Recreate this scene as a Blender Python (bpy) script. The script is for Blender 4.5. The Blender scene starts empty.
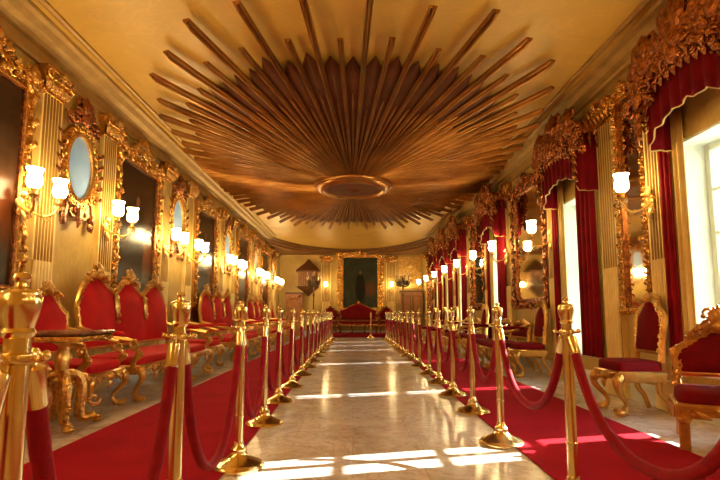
import bpy, math, random
from mathutils import Vector, Matrix
PI = math.pi
sin, cos = math.sin, math.cos
SC = bpy.context.scene
COL = SC.collection
random.seed(7)

# ------------------------------------------------------------------ materials
MATS = {}


def nodes_of(name):
    m = bpy.data.materials.new(name)
    m.use_nodes = True
    nt = m.node_tree
    b = nt.nodes.get('Principled BSDF')
    MATS[name] = m
    return m, nt, b


def setin(b, **kw):
    for k, v in kw.items():
        k = k.replace('_', ' ')
        b.inputs[k].default_value = v


def rgba(c):
    return (c[0], c[1], c[2], 1.0)


def coords(nt, scale=(1, 1, 1), kind='Object'):
    tc = nt.nodes.new('ShaderNodeTexCoord')
    mp = nt.nodes.new('ShaderNodeMapping')
    mp.inputs['Scale'].default_value = scale
    nt.links.new(tc.outputs[kind], mp.inputs['Vector'])
    return mp.outputs['Vector']


def noise(nt, vec, scale, detail=4, rough=.5, dist=0.0):
    n = nt.nodes.new('ShaderNodeTexNoise')
    n.inputs['Scale'].default_value = scale
    n.inputs['Detail'].default_value = detail
    n.inputs['Roughness'].default_value = rough
    n.inputs['Distortion'].default_value = dist
    nt.links.new(vec, n.inputs['Vector'])
    return n.outputs['Fac']


def ramp(nt, fac, stops):
    r = nt.nodes.new('ShaderNodeValToRGB')
    e = r.color_ramp.elements
    while len(e) < len(stops):
        e.new(.5)
    for i, (p, c) in enumerate(stops):
        e[i].position = p
        e[i].color = rgba(c)
    nt.links.new(fac, r.inputs['Fac'])
    return r.outputs['Color']


def mixc(nt, fac, a, b, mode='MIX'):
    m = nt.nodes.new('ShaderNodeMix')
    m.data_type = 'RGBA'
    m.blend_type = mode
    for s, v in (('Factor', fac), ('A', a), ('B', b)):
        # socket names repeat by type: use indices
        idx = {'Factor': 0, 'A': 6, 'B': 7}[s]
        if isinstance(v, (int, float)):
            m.inputs[idx].default_value = v
        elif isinstance(v, tuple):
            m.inputs[idx].default_value = rgba(v)
        else:
            nt.links.new(v, m.inputs[idx])
    return m.outputs[2]


def bump(nt, b, h, strength, dist=.01):
    n = nt.nodes.new('ShaderNodeBump')
    n.inputs['Strength'].default_value = strength
    n.inputs['Distance'].default_value = dist
    nt.links.new(h, n.inputs['Height'])
    nt.links.new(n.outputs['Normal'], b.inputs['Normal'])


def simple(name, c, rough=.5, metal=0.0, c2=None, nscale=8, bscale=0, bstr=.3, sheen=0, kind='Object', scl=(1, 1, 1), coat=0, spec=None):
    m, nt, b = nodes_of(name)
    setin(b, Base_Color=rgba(c), Roughness=rough, Metallic=metal)
    v = coords(nt, scl, kind)
    f = noise(nt, v, nscale, 5, .6)
    if c2 is not None:
        nt.links.new(ramp(nt, f, [(.32, c), (.68, c2)]), b.inputs['Base Color'])
    if bscale:
        bump(nt, b, noise(nt, v, bscale, 3), bstr)
    if sheen:
        b.inputs['Sheen Weight'].default_value = sheen
        b.inputs['Sheen Roughness'].default_value = .4
        b.inputs['Sheen Tint'].default_value = rgba((min(1, c[0] * 2.2), c[1] * 3 + .05, c[2] * 3 + .05))
    if spec is not None:
        b.inputs['Specular IOR Level'].default_value = spec
    if coat:
        b.inputs['Coat Weight'].default_value = coat
    return m


GOLD = simple('gilded_carving', (.86, .52, .13), .24, .9, (.42, .18, .04), 30, 60, .8)
CHG = simple('chair_gilt_wood', (.74, .45, .12), .3, .85, (.55, .29, .07), 9, 30, .25)
GOLD2 = simple('bright_gilt', (.90, .63, .20), .3, .8, (.70, .45, .11), 6, 26, .25)
REDGOLD = simple('red_gold_carving', (.54, .22, .07), .2, .9, (.16, .035, .016), 24, 60, .9)
BRASS = simple('polished_brass', (.92, .75, .38), .21, 1.0, (.80, .62, .27), 5, 0)
STAR = simple('sunburst_gilt', (.52, .25, .06), .31, .9, (.30, .12, .03), 2, 0)
STARDK = simple('sunburst_bronze', (.17, .055, .016), .55, 0, (.10, .03, .010), 3, 0, spec=.2)
PILSHADE = simple('pilaster_groove_shade', (.48, .28, .06), .4, .4, (.36, .19, .04), 4, 20, .15)
PILG = simple('pilaster_gilt_paint', (.88, .68, .28), .42, .25, (.78, .55, .19), 4, 20, .15)
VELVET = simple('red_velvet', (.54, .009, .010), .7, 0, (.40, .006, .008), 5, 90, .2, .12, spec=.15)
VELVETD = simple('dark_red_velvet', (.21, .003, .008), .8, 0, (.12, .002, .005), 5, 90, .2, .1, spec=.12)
ROPEM = simple('red_rope_velvet', (.30, .006, .02), .7, 0, (.22, .004, .012), 20, 120, .2, .2, spec=.15)
CURTM = simple('red_curtain_fabric', (.26, .003, .009), .75, 0, (.15, .002, .006), 4, 80, .15, .1, spec=.12)
LINM = simple('yellow_curtain_lining', (.74, .53, .18), .6, 0, (.62, .42, .12), 5, 80, .1, .2)
WHITE = simple('white_painted_plaster', (.78, .80, .74), .6, 0, (.72, .74, .68), 3, 30, .06)
WOOD = simple('dark_carved_wood', (.20, .075, .022), .45, 0, (.11, .038, .012), 9, 20, .3, 0, 'Object', (1, 1, 4))
WOODL = simple('warm_wood_panel', (.42, .17, .04), .42, 0, (.28, .10, .025), 6, 20, .25, 0, 'Object', (4, 4, 1))
MARBT = simple('dark_marble_top', (.12, .05, .03), .2, 0, (.28, .14, .07), 12, 0)
IRON = simple('dark_bronze', (.09, .055, .03), .4, .8, (.16, .10, .05), 10, 20, .2)
CRYSTAL = simple('cut_crystal', (.85, .75, .55), .08, .2)
CORN = simple('aged_gilt_molding', (.46, .28, .075), .5, .3, (.34, .19, .045), 6, 20, .2)
ARCH = simple('dark_gilt_arch', (.25, .11, .03), .5, .3, (.17, .07, .02), 6, 20, .2)
ROOFG = simple('outside_paving', (.45, .43, .40), .9, 0, (.38, .36, .33), 2)


def m_wall():
    m, nt, b = nodes_of('golden_damask_wall')
    v = coords(nt, (1, 1, 1))
    f = noise(nt, v, 1.3, 4, .55)
    c = ramp(nt, f, [(.3, (.62, .42, .12)), (.7, (.50, .32, .075))])
    f2 = noise(nt, coords(nt, (9, 9, 5)), 1.0, 2, .5, 1.6)
    c2 = ramp(nt, f2, [(.5, (.82, .80, .72)), (.56, (1.06, 1.03, .96))])
    nt.links.new(mixc(nt, .35, c, c2, 'MULTIPLY'), b.inputs['Base Color'])
    setin(b, Roughness=.5)
    bump(nt, b, f2, .12)
    return m


def m_ceiling():
    m, nt, b = nodes_of('ochre_ceiling_paint')
    v = coords(nt, (1, 1, 1))
    f = noise(nt, v, .55, 5, .6, .6)
    c = ramp(nt, f, [(.28, (.58, .345, .055)), (.52, (.68, .42, .075)), (.75, (.48, .27, .04))])
    f2 = noise(nt, coords(nt, (.8, 1.1, 1)), 1.6, 2, .5, 2.5)
    c2 = ramp(nt, f2, [(.47, (.93, .92, .9)), (.5, (1.08, 1.06, 1.0)), (.53, (.93, .92, .9))])
    nt.links.new(mixc(nt, .55, c, c2, 'MULTIPLY'), b.inputs['Base Color'])
    setin(b, Roughness=.42)
    bump(nt, b, noise(nt, v, 7, 3), .06)
    return m


def m_floor():
    m, nt, b = nodes_of('polished_marble_floor')
    v = coords(nt, (1, 1, 1))
    br = nt.nodes.new('ShaderNodeTexBrick')
    br.inputs['Scale'].default_value = 1.0
    br.inputs['Brick Width'].default_value = .86
    br.inputs['Row Height'].default_value = .62
    br.inputs['Mortar Size'].default_value = .004
    br.inputs['Color1'].default_value = rgba((.92, .90, .88))
    br.inputs['Color2'].default_value = rgba((1.05, 1.0, .95))
    br.inputs['Mortar'].default_value = rgba((.80, .74, .68))
    nt.links.new(v, br.inputs['Vector'])
    f = noise(nt, v, 1.5, 9, .72, 1.5)
    base = ramp(nt, f, [(.28, (.40, .32, .27)), (.42, (.60, .54, .50)), (.56, (.74, .70, .68)), (.74, (.50, .42, .36))])
    f2 = noise(nt, v, 2.4, 7, .7, 2.2)
    vein = ramp(nt, f2, [(.46, (1, 1, 1)), (.5, (.72, .63, .55)), (.54, (1, 1, 1))])
    c = mixc(nt, .8, base, vein, 'MULTIPLY')
    nt.links.new(mixc(nt, 1.0, c, br.outputs['Color'], 'MULTIPLY'), b.inputs['Base Color'])
    fr = noise(nt, v, 5, 4)
    r = nt.nodes.new('ShaderNodeMapRange')
    r.inputs['To Min'].default_value = .10
    r.inputs['To Max'].default_value = .26
    nt.links.new(fr, r.inputs['Value'])
    nt.links.new(r.outputs['Result'], b.inputs['Roughness'])
    bump(nt, b, noise(nt, v, 2.0, 2), .04)
    return m


def m_carpet():
    m, nt, b = nodes_of('crimson_carpet')
    v = coords(nt, (1, 1, 1))
    f = noise(nt, v, 2.2, 5, .6)
    nt.links.new(ramp(nt, f, [(.3, (.25, .001, .009)), (.7, (.35, .002, .013))]), b.inputs['Base Color'])
    setin(b, Roughness=.95)
    b.inputs['Specular IOR Level'].default_value = .08
    b.inputs['Sheen Weight'].default_value = .08
    b.inputs['Sheen Tint'].default_value = rgba((.9, .08, .12))
    bump(nt, b, noise(nt, v, 160, 2), .5, .006)
    return m


def m_glass():
    m, nt, b = nodes_of('clear_window_glass')
    nt.nodes.remove(b)
    out = nt.nodes['Material Output']
    tr = nt.nodes.new('ShaderNodeBsdfTransparent')
    tr.inputs['Color'].default_value = (.95, .97, .95, 1)
    gl = nt.nodes.new('ShaderNodeBsdfGlossy')
    gl.inputs['Roughness'].default_value = .02
    mx = nt.nodes.new('ShaderNodeMixShader')
    mx.inputs[0].default_value = .06
    nt.links.new(tr.outputs[0], mx.inputs[1])
    nt.links.new(gl.outputs[0], mx.inputs[2])
    nt.links.new(mx.outputs[0], out.inputs['Surface'])
    return m


def m_frost():
    m, nt, b = nodes_of('frosted_window_glass')
    nt.nodes.remove(b)
    out = nt.nodes['Material Output']
    tr = nt.nodes.new('ShaderNodeBsdfTranslucent')
    tr.inputs['Color'].default_value = (.60, .66, .58, 1)
    gl = nt.nodes.new('ShaderNodeBsdfDiffuse')
    gl.inputs['Color'].default_value = (.7, .74, .68, 1)
    mx = nt.nodes.new('ShaderNodeMixShader')
    mx.inputs[0].default_value = .35
    nt.links.new(tr.outputs[0], mx.inputs[1])
    nt.links.new(gl.outputs[0], mx.inputs[2])
    nt.links.new(mx.outputs[0], out.inputs['Surface'])
    return m


def m_emit(name, c, s):
    m, nt, b = nodes_of(name)
    setin(b, Base_Color=rgba((.9, .8, .6)), Roughness=.4)
    b.inputs['Emission Color'].default_value = rgba(c)
    b.inputs['Emission Strength'].default_value = s
    return m


def m_portrait(name, bg, fig, seed, warm, rough):
    """an old dark oil portrait: one dim standing figure, and a warm patch beside it"""
    m, nt, b = nodes_of(name)
    v = coords(nt, (1, 1, 1))
    sep = nt.nodes.new('ShaderNodeSeparateXYZ')
    nt.links.new(v, sep.inputs[0])

    def ell(cx, cz, rx, rz, soft=.45):
        def mth(op, a, bb):
            n = nt.nodes.new('ShaderNodeMath')
            n.operation = op
            for i, q in enumerate((a, bb)):
                if isinstance(q, (int, float)):
                    n.inputs[i].default_value = q
                else:
                    nt.links.new(q, n.inputs[i])
            return n.outputs[0]
        dx = mth('DIVIDE', mth('SUBTRACT', sep.outputs['X'], cx), rx)
        dz = mth('DIVIDE', mth('SUBTRACT', sep.outputs['Z'], cz), rz)
        d = mth('ADD', mth('MULTIPLY', dx, dx), mth('MULTIPLY', dz, dz))
        return ramp(nt, d, [(soft, (1, 1, 1)), (1.0, (0, 0, 0))])
    f = noise(nt, coords(nt, (1, 1, 1)), 2.6 + seed * .3, 5, .6)
    c = ramp(nt, f, [(.3, bg), (.7, tuple(q * 1.9 for q in bg))])
    c = mixc(nt, ell(.36, -.28, .46, .40, .02), c, warm)
    c = mixc(nt, ell(0, -.30, .26, .62), c, fig)
    c = mixc(nt, ell(-.01, .16, .20, .24), c, fig)
    c = mixc(nt, ell(0, .44, .07, .10), c, (.16, .075, .03))
    nt.links.new(c, b.inputs['Base Color'])
    setin(b, Roughness=rough)
    b.inputs['Specular IOR Level'].default_value = .18
    return m


WALL, CEIL, FLOOR, CARPET = m_wall(), m_ceiling(), m_floor(), m_carpet()
GLASS, FROST = m_glass(), m_frost()
LAMP = m_emit('glowing_glass_shade', (1.0, .75, .34), 35.0)
LAMPD = m_emit('glowing_candle_flame', (1.0, .74, .38), 26.0)
MIRROR = simple('mirror_silvering', (.90, .84, .70), .05, 1.0)
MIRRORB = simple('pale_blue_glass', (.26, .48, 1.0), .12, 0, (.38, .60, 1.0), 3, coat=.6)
PORT = [m_portrait('oil_portrait_brown', (.026, .012, .006), (.016, .007, .004), 1, (.12, .03, .008), .25),
        m_portrait('oil_portrait_green', (.022, .026, .014), (.010, .009, .006), 2, (.10, .035, .01), .5)]
RELIEF = simple('gilded_stucco_relief', (.95, .66, .20), .35, .5, (.62, .32, .07), 9, 20, .5)


# ------------------------------------------------------------------ mesh builder
class MB:
    def __init__(s):
        s.v = []
        s.f = []

    def add(s, vs, fs):
        o = len(s.v)
        s.v += [tuple(p) for p in vs]
        s.f += [tuple(i + o for i in f) for f in fs]
        return s

    def box(s, x0, x1, y0, y1, z0, z1, c=0.0):
        if c <= 0:
            vs = [(x, y, z) for x in (x0, x1) for y in (y0, y1) for z in (z0, z1)]
            fs = [(0, 1, 3, 2), (4, 6, 7, 5), (0, 4, 5, 1), (2, 3, 7, 6), (0, 2, 6, 4), (1, 5, 7, 3)]
            return s.add(vs, fs)
        # chamfered along vertical edges and top / bottom
        def ring(x0, x1, y0, y1, z, c):
            return [(x0 + c, y0, z), (x1 - c, y0, z), (x1, y0 + c, z), (x1, y1 - c, z),
                    (x1 - c, y1, z), (x0 + c, y1, z), (x0, y1 - c, z), (x0, y0 + c, z)]
        h = c * .999
        rs = [ring(x0 + c, x1 - c, y0 + c, y1 - c, z0, h * .4), ring(x0, x1, y0, y1, z0 + c, h),
              ring(x0, x1, y0, y1, z1 - c, h), ring(x0 + c, x1 - c, y0 + c, y1 - c, z1, h * .4)]
        return s.loft(rs, True)

    def loft(s, rings, cap=True, closed=True):
        n = len(rings[0])
        o = len(s.v)
        for r in rings:
            s.v += [tuple(p) for p in r]
        m = n if closed else n - 1
        for i in range(len(rings) - 1):
            for j in range(m):
                k = (j + 1) % n
                s.f.append((o + i * n + j, o + i * n + k, o + (i + 1) * n + k, o + (i + 1) * n + j))
        if cap:
            s.f.append(tuple(o + j for j in reversed(range(n))))
            e = o + (len(rings) - 1) * n
            s.f.append(tuple(e + j for j in range(n)))
        return s

    def lathe(s, prof, c=(0, 0, 0), seg=16, sx=1, sy=1, cap=True):
        rs = []
        for r, z in prof:
            r = max(r, .0004)
            rs.append([(c[0] + sx * r * cos(2 * PI * i / seg), c[1] + sy * r * sin(2 * PI * i / seg), c[2] + z) for i in range(seg)])
        return s.loft(rs, cap)

    def tube(s, pts, rad, sides=8, cap=True):
        pts = [Vector(p) for p in pts]
        n = len(pts)
        if not isinstance(rad, (list, tuple)):
            rad = [rad] * n
        t = [(pts[min(i + 1, n - 1)] - pts[max(i - 1, 0)]).normalized() for i in range(n)]
        up = Vector((0, 0, 1)) if abs(t[0].z) < .9 else Vector((0, 1, 0))
        a = t[0].cross(up).normalized()
        rs = []
        for i in range(n):
            a = (a - t[i] * a.dot(t[i])).normalized()
            b = t[i].cross(a)
            rs.append([pts[i] + a * (rad[i] * cos(2 * PI * k / sides)) + b * (rad[i] * sin(2 * PI * k / sides)) for k in range(sides)])
        return s.loft(rs, cap)

    def ptube(s, p2, y, rad, flat=.7, sides=6):
        """ribbon-like carved strand lying in an xz plane at depth y"""
        n = len(p2)
        rs = []
        for i in range(n):
            a, b = p2[max(i - 1, 0)], p2[min(i + 1, n - 1)]
            tx, tz = b[0] - a[0], b[1] - a[1]
            l = math.hypot(tx, tz) or 1
            nx, nz = -tz / l, tx / l
            yy = y[i] if isinstance(y, list) else y
            rs.append([(p2[i][0] + nx * rad[i] * cos(2 * PI * k / sides), yy - rad[i] * flat * sin(2 * PI * k / sides),
                        p2[i][1] + nz * rad[i] * cos(2 * PI * k / sides)) for k in range(sides)])
        return s.loft(rs, True)

    def scroll(s, x, z, y, r, d=1, a0=0.0, turns=1.25, th=.25, n=12):
        p, ra = [], []
        for i in range(n):
            t = i / (n - 1)
            a = a0 + d * 2 * PI * turns * t
            q = r * (1 - .82 * t)
            p.append((x + q * cos(a), z + q * sin(a)))
            ra.append(r * th * (.35 + .65 * sin(PI * min(1, t * .9 + .12))) * (1 - .35 * t))
        return s.ptube(p, y, ra, .9, 6)

    def leaf(s, x, z, y, ang, l, w, bend=0.0, out=0.0, n=6):
        p, ra, ys = [], [], []
        for i in range(n):
            t = i / (n - 1)
            a = ang + bend * t
            p.append((x + l * t * cos(a), z + l * t * sin(a)))
            ra.append(w * .5 * max(.06, sin(PI * (t * .86 + .1)) ** .8))
            ys.append(y - out * sin(PI * t))
        return s.ptube(p, ys, ra, .55, 6)

    def sell(s, c, r, e1=.5, e2=.5, nu=20, nv=10):
        def pw(q, e):
            return math.copysign(abs(q) ** e, q)
        rs = []
        for j in range(nv + 1):
            v = -PI / 2 + PI * j / nv
            v = max(-PI / 2 + .02, min(PI / 2 - .02, v))
            rs.append([(c[0] + r[0] * pw(cos(v), e1) * pw(cos(u), e2), c[1] + r[1] * pw(cos(v), e1) * pw(sin(u), e2),
                        c[2] + r[2] * pw(sin(v), e1)) for u in [2 * PI * i / nu for i in range(nu)]])
        return s.loft(rs, True)

    def prism(s, poly, z0, z1):
        """extrude an xy polygon along z"""
        return s.loft([[(x, y, z0) for x, y in poly], [(x, y, z1) for x, y in poly]], True)

    def grid(s, fn, nu, nv):
        o = len(s.v)
        for i in range(nu + 1):
            for j in range(nv + 1):
                s.v.append(tuple(fn(i / nu, j / nv)))
        for i in range(nu):
            for j in range(nv):
                a = o + i * (nv + 1) + j
                s.f.append((a, a + nv + 1, a + nv + 2, a + 1))
        return s

    def shift(s, dx=0, dy=0, dz=0):
        s.v = [(x + dx, y + dy, z + dz) for x, y, z in s.v]
        return s

    def build(s, name, mat, parent=None, ang=40):
        me = bpy.data.meshes.new(name)
        me.from_pydata(s.v, [], s.f)
        me.materials.append(mat)
        me.shade_smooth()
        me.set_sharp_from_angle(angle=math.radians(ang))
        me.update()
        o = bpy.data.objects.new(name, me)
        COL.objects.link(o)
        if parent is not None:
            o.parent = parent
        return o


def recalc(o):
    import bmesh
    bm = bmesh.new()
    bm.from_mesh(o.data)
    bmesh.ops.recalc_face_normals(bm, faces=bm.faces)
    bm.to_mesh(o.data)
    bm.free()
    return o


def tag(o, label, cat, group=None):
    o['label'] = label
    o['category'] = cat
    if group:
        o['group'] = group
    return o


def thing(name, label, cat, loc=(0, 0, 0), rz=0.0, group=None):
    o = bpy.data.objects.new(name, None)
    o.empty_display_size = .1
    COL.objects.link(o)
    o.location = loc
    o.rotation_euler = (0, 0, rz)
    return tag(o, label, cat, group)


def struct(o):
    o['kind'] = 'structure'
    return o


def kids(o):
    return [c for c in list(COL.objects) if c.parent == o]


def dup(root, loc, rz, label, group=None):
    r = root.copy()
    COL.objects.link(r)
    r.location = loc
    r.rotation_euler = (0, 0, rz)
    r['label'] = label
    if group:
        r['group'] = group
    for ch in kids(root):
        c = ch.copy()
        COL.objects.link(c)
        c.parent = r
        for g in kids(ch):
            d = g.copy()
            COL.objects.link(d)
            d.parent = c
    return r


ORD = ['first', 'second', 'third', 'fourth', 'fifth', 'sixth', 'seventh', 'eighth', 'ninth', 'tenth', 'eleventh', 'twelfth',
       'thirteenth', 'fourteenth', 'fifteenth', 'sixteenth', 'seventeenth', 'eighteenth', 'nineteenth', 'twentieth']
XL, XR, YB, YF, ZC = -3.2, 3.05, 20.9, -3.0, 3.75
LW, RW = PI / 2, -PI / 2        # rotation that turns a -Y facing piece into the room from the left / right wall

# ------------------------------------------------------------------ room shell
TH = .5
struct(MB().box(XL - .3, XR + TH, YF - .3, YB + .3, -.2, 0).build('floor', FLOOR))
struct(MB().box(XL - .3, XR + TH, YF - .3, YB + .3, ZC, ZC + .2).build('ceiling', CEIL))
struct(MB().box(XL - .3, XL, YF, YB, 0, ZC).build('wall_left', WALL))
struct(MB().box(XL - .3, XR + TH, YB, YB + .3, 0, ZC).build('wall_back', WALL))
struct(MB().box(XL - .3, XR + TH, YF - .3, YF, 0, ZC).build('wall_front', WALL))

WINS = [(3.36, 4.42), (5.86, 6.92), (9.36, 10.42), (12.62, 13.66), (14.42, 15.46), (16.2, 17.24)]
Z0, Z1 = .38, 2.52
w = MB()
prev = YF
for a, b in WINS:
    w.box(XR, XR + TH, prev, a, 0, ZC)
    w.box(XR, XR + TH, a, b, 0, Z0)
    w.box(XR, XR + TH, a, b, Z1, ZC)
    prev = b
w.box(XR, XR + TH, prev, YB, 0, ZC)
struct(w.build('wall_right', WALL))

# windows: white lined reveal, casement frame, frosted side panes and clear middle panes
for i, (a, b) in enumerate(WINS):
    root = bpy.data.objects.new('window_%d' % (i + 1), None)
    COL.objects.link(root)
    struct(root)
    root.location = (XR, (a + b) / 2, Z0)
    hw, H = (b - a) / 2, Z1 - Z0
    e = .02
    m = MB()
    m.box(.01, TH - .005, hw - e, hw - .001, 0, H)
    m.box(.01, TH - .005, -hw + .001, -hw + e, 0, H)
    m.box(.01, TH - .005, -hw + e, hw - e, H - e, H - .001)
    m.build('reveal', WHITE, root)
    MB().box(-.05, TH - .005, -hw + .001, hw - .001, .001, .035, .008).build('window_sill', WHITE, root)
    f = MB()
    xg = .30
    z0, z1, g = .035, H - e, hw - e
    c = .2 if i == 0 else .11
    for yy, t in ((-g + .03, .03), (g - .03, .03), (-c - .015, .018), (0, .03), (c + .015, .018)):
        f.box(xg - .03, xg + .03, yy - t, yy + t, z0, z1)
    nb = 5
    for k in range(nb + 1):
        zz = z0 + .03 + (z1 - z0 - .06) * k / nb
        t = .03 if k in (0, nb) else .014
        f.box(xg - .025, xg + .025, -g, g, zz - t, zz + t)
    f.build('window_frame', WHITE, root)
    p = MB()
    p.box(xg - .003, xg + .003, -g + .05, -c - .03, z0 + .04, z1 - .04)
    p.box(xg - .003, xg + .003, c + .03, g - .05, z0 + .04, z1 - .04)
    p.build('frosted_pane', FROST, root)
    p = MB()
    p.box(xg - .002, xg + .002, -c, c, z0 + .04, z1 - .04)
    p.build('pane', GLASS, root)
    h = MB().tube([(xg - .045, .0, 1.0), (xg - .07, 0, 1.03), (xg - .07, 0, 1.15), (xg - .045, 0, 1.18)], .008, 6)
    h.build('handle', BRASS, root)


# cornice profiles along the side walls
def molding(name, prof, y0, y1, x, sgn, mat):
    m = MB()
    m.loft([[(x + sgn * d, yy, z) for d, z in prof] for yy in (y0, y1)], True)
    return struct(recalc(m.build(name, mat, None, 25)))


corn = [(0, 3.44), (.04, 3.44), (.05, 3.475), (.035, 3.49), (.035, 3.585), (.08, 3.6), (.10, 3.625), (.17, 3.65), (.22, 3.70), (.27, 3.715), (.28, 3.749), (0, 3.749)]
molding('trim_1', corn, YF, YB, XL, 1, CORN)
molding('trim_2', corn, YF, YB, XR, -1, CORN)
# thin ceiling fillet inside the cornice
fil = [(.36, 3.749), (.36, 3.725), (.39, 3.715), (.42, 3.725), (.42, 3.749)]
molding('trim_3', fil, YF, 17.2, XL, 1, CORN)
molding('trim_4', fil, YF, 17.2, XR, -1, CORN)
base = [(0, 0), (.035, 0), (.035, .16), (.025, .18), (.02, .2), (0, .2)]
molding('baseboard_left', base, YF, YB, XL, 1, WHITE)
for k, nm in enumerate(['baseboard_right']):
    molding(nm, base, YF, YB, XR, -1, WHITE)
struct(MB().box(XL + .001, XR - .001, YB - .03, YB - .0005, 0, .2).build('baseboard_back', WHITE))

# curved end of the ceiling: lowered corner pieces whose inner edge is a half ellipse
CX = (XL + XR) / 2
A, B, Y0 = (XR - XL) / 2 - .02, 4.9, 15.95
for s, nm in ((-1, 'trim_5'), (1, 'trim_6')):
    ps = [(CX + s * A * cos(t), Y0 + B * sin(t)) for t in [PI / 2 * k / 24 for k in range(25)]]
    corner = (XL + .001, YB - .001) if s < 0 else (XR - .001, YB - .001)
    m = MB()
    lay = []
    for inset, z in ((.10, 3.749), (.10, 3.70), (.0, 3.67), (.0, 3.60), (-.06, 3.57), (-.06, 3.50)):
        lay.append([(CX + s * (A - inset) * cos(t), min(YB - .002, Y0 + (B - inset) * sin(t)), z) for t in [PI / 2 * k / 24 for k in range(25)]])
    m.loft(lay, False, False)
    o = len(m.v)
    low = lay[-1]
    m.v.append((corner[0], corner[1], 3.50))
    m.v += low
    m.f += [(o, o + 1 + k, o + 2 + k) for k in range(24)]
    struct(recalc(m.build(nm, ARCH, None, 30)))

# ------------------------------------------------------------------ ceiling sunburst
SX, SY, SZ = 0.0, 9.62, ZC


def star_R(th):
    a, b = 2.86, (5.66 if cos(th) > 0 else 5.85)   # th measured from towards the camera
    c, q = abs(cos(th)), abs(sin(th))
    n = 3.0
    return 1.0 / ((c / b) ** n + (q / a) ** n) ** (1 / n)


sun = thing('ceiling_sunburst', 'huge gilded wooden sunburst of radiating reeded rays on the ochre ceiling', 'ceiling ornament', (SX, SY, SZ))


def drop(r, R):
    return .05 + .17 * max(0, 1 - r / R) ** 1.2


def ray_mesh(r0, r1, w0, w1, h, th, reeds=3):
    sec = []
    nseg = 5
    for k in range(reeds):
        for j in range(nseg + 1):
            a = PI - PI * j / nseg
            x = (-1 + (2 * k + 1) / reeds) + cos(a) / reeds
            sec.append((x, (.62 if (reeds == 3 and k == 1) else .22) + .36 * sin(a)))
    sec = [(-1, 0)] + sec + [(1, 0)]
    dx, dy = sin(th), -cos(th)
    px, py = -dy, dx
    rs = []
    RR = star_R(th)
    for t in (0, .2, .4, .6, .8, .985, 1):
        r = r0 + (r1 - r0) * t
        ww = (w0 + (w1 - w0) * t)
        hh = h * (.55 + .45 * t) * (1 if t < 1 else .6)
        rs.append([(dx * r + px * ww * x, dy * r + py * ww * x, -hh * z - drop(r, RR)) for x, z in sec])
    return MB().loft(rs, True)


NR = 60
for k in range(NR):
    th = math.radians(1.5 + 360 / NR * k)
    R = star_R(th) * random.uniform(.98, 1.015) * (1.07 if abs(math.degrees(th) - 1.5 - 360 * (th > 3.2)) < 4 else 1)
    wd = .012 + .0044 * R
    recalc(ray_mesh(.70, R, .019, wd, .085, th).build('ray', STAR, sun))
for k in range(NR):
    th = math.radians(1.5 + 360 / NR * (k + .5))
    R = star_R(th) * random.uniform(.86, .90)
    recalc(ray_mesh(.70, R, .013, .010 + .0046 * R, .07, th, 3).build('short_ray', STAR, sun))


def spear(m, th, r1, w):
    dx, dy = sin(th), -cos(th)
    px, py = -dy, dx
    rs = []
    RR = star_R(th)
    for t, ww, h in ((0, .13, .02), (.3, .40, .028), (.6, .68, .034), (.88, .97, .04), (.93, .8, .038), (1.0, .04, .012)):
        r = .66 + (r1 - .66) * t
        d = drop(r, RR) - .02
        rs.append([(dx * r + px * w * ww * x, dy * r + py * w * ww * x, -h * z - d) for x, z in ((-1, -.3), (-.7, .35), (0, 1), (.7, .35), (1, -.3))])
    return m.loft(rs, True)


for k in range(NR):
    m = MB()
    for q in (1.5, 4.5):
        th = math.radians(1.5 + 360 / NR * k + q)
        R = star_R(th) * random.uniform(.815, .845)
        spear(m, th, R, R * math.radians(1.5) * 1.12)
    sp = recalc(m.build('spearhead_pair', STARDK, sun))
    m = MB()
    for q in (1.5, 4.5):
        th = math.radians(1.5 + 360 / NR * k + q)
        R, RR = star_R(th) * random.uniform(.62, .7), star_R(th)
        rs = []
        for t in (0, .5, .95, 1):
            r = .68 + (R - .68) * t
            ww = (.007 + .007 * r * .5) * (1 if t < 1 else .2)
            zz = drop(r, RR) + .01
            rs.append([(sin(th) * r + cos(th) * ww * x, -cos(th) * r + sin(th) * ww * x, -zz - .028 * z) for x, z in ((-1, -.3), (-.5, .6), (0, 1), (.5, .6), (1, -.3))])
        m.loft(rs, True)
    recalc(m.build('spine', STAR, sp))
recalc(MB().lathe([(.80, 0), (.80, -.22), (.78, -.26), (.74, -.27), (.72, -.31), (.66, -.34), (.62, -.34), (.60, -.31), (.56, -.30)], (0, 0, -.001), 48).build('rosette', STAR, sun))
m = MB().lathe([(.585, -.26), (.56, -.30), (.3, -.31), (.14, -.32), (.12, -.345), (.06, -.365), (.0, -.37)], (0, 0, 0), 40)
recalc(m.build('boss', STARDK, sun))
# ------------------------------------------------------------------ carpets
YC0, YC1 = -2.6, 19.0


def carpet(name, pts, label):
    m = MB()
    m.loft([[(x, y, z) for x, y in pts] for z in (.0005, .012)], True)
    return tag(recalc(m.build(name, CARPET)), label, 'carpet', 'red carpet runners along the aisle')


carpet('carpet_runner', [(-2.0, YC0), (-.74, YC0), (-.78, YC1), (-2.0, YC1)], 'long crimson carpet runner on the side of the red settees and oval mirrors')
carpet('carpet_runner', [(1.10, YC0), (2.25, YC0), (2.2, YC1), (1.20, YC1)], 'long crimson carpet runner on the window side, crossed by bright sun patches')

# ------------------------------------------------------------------ stanchions and ropes
ZA = .835


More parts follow.
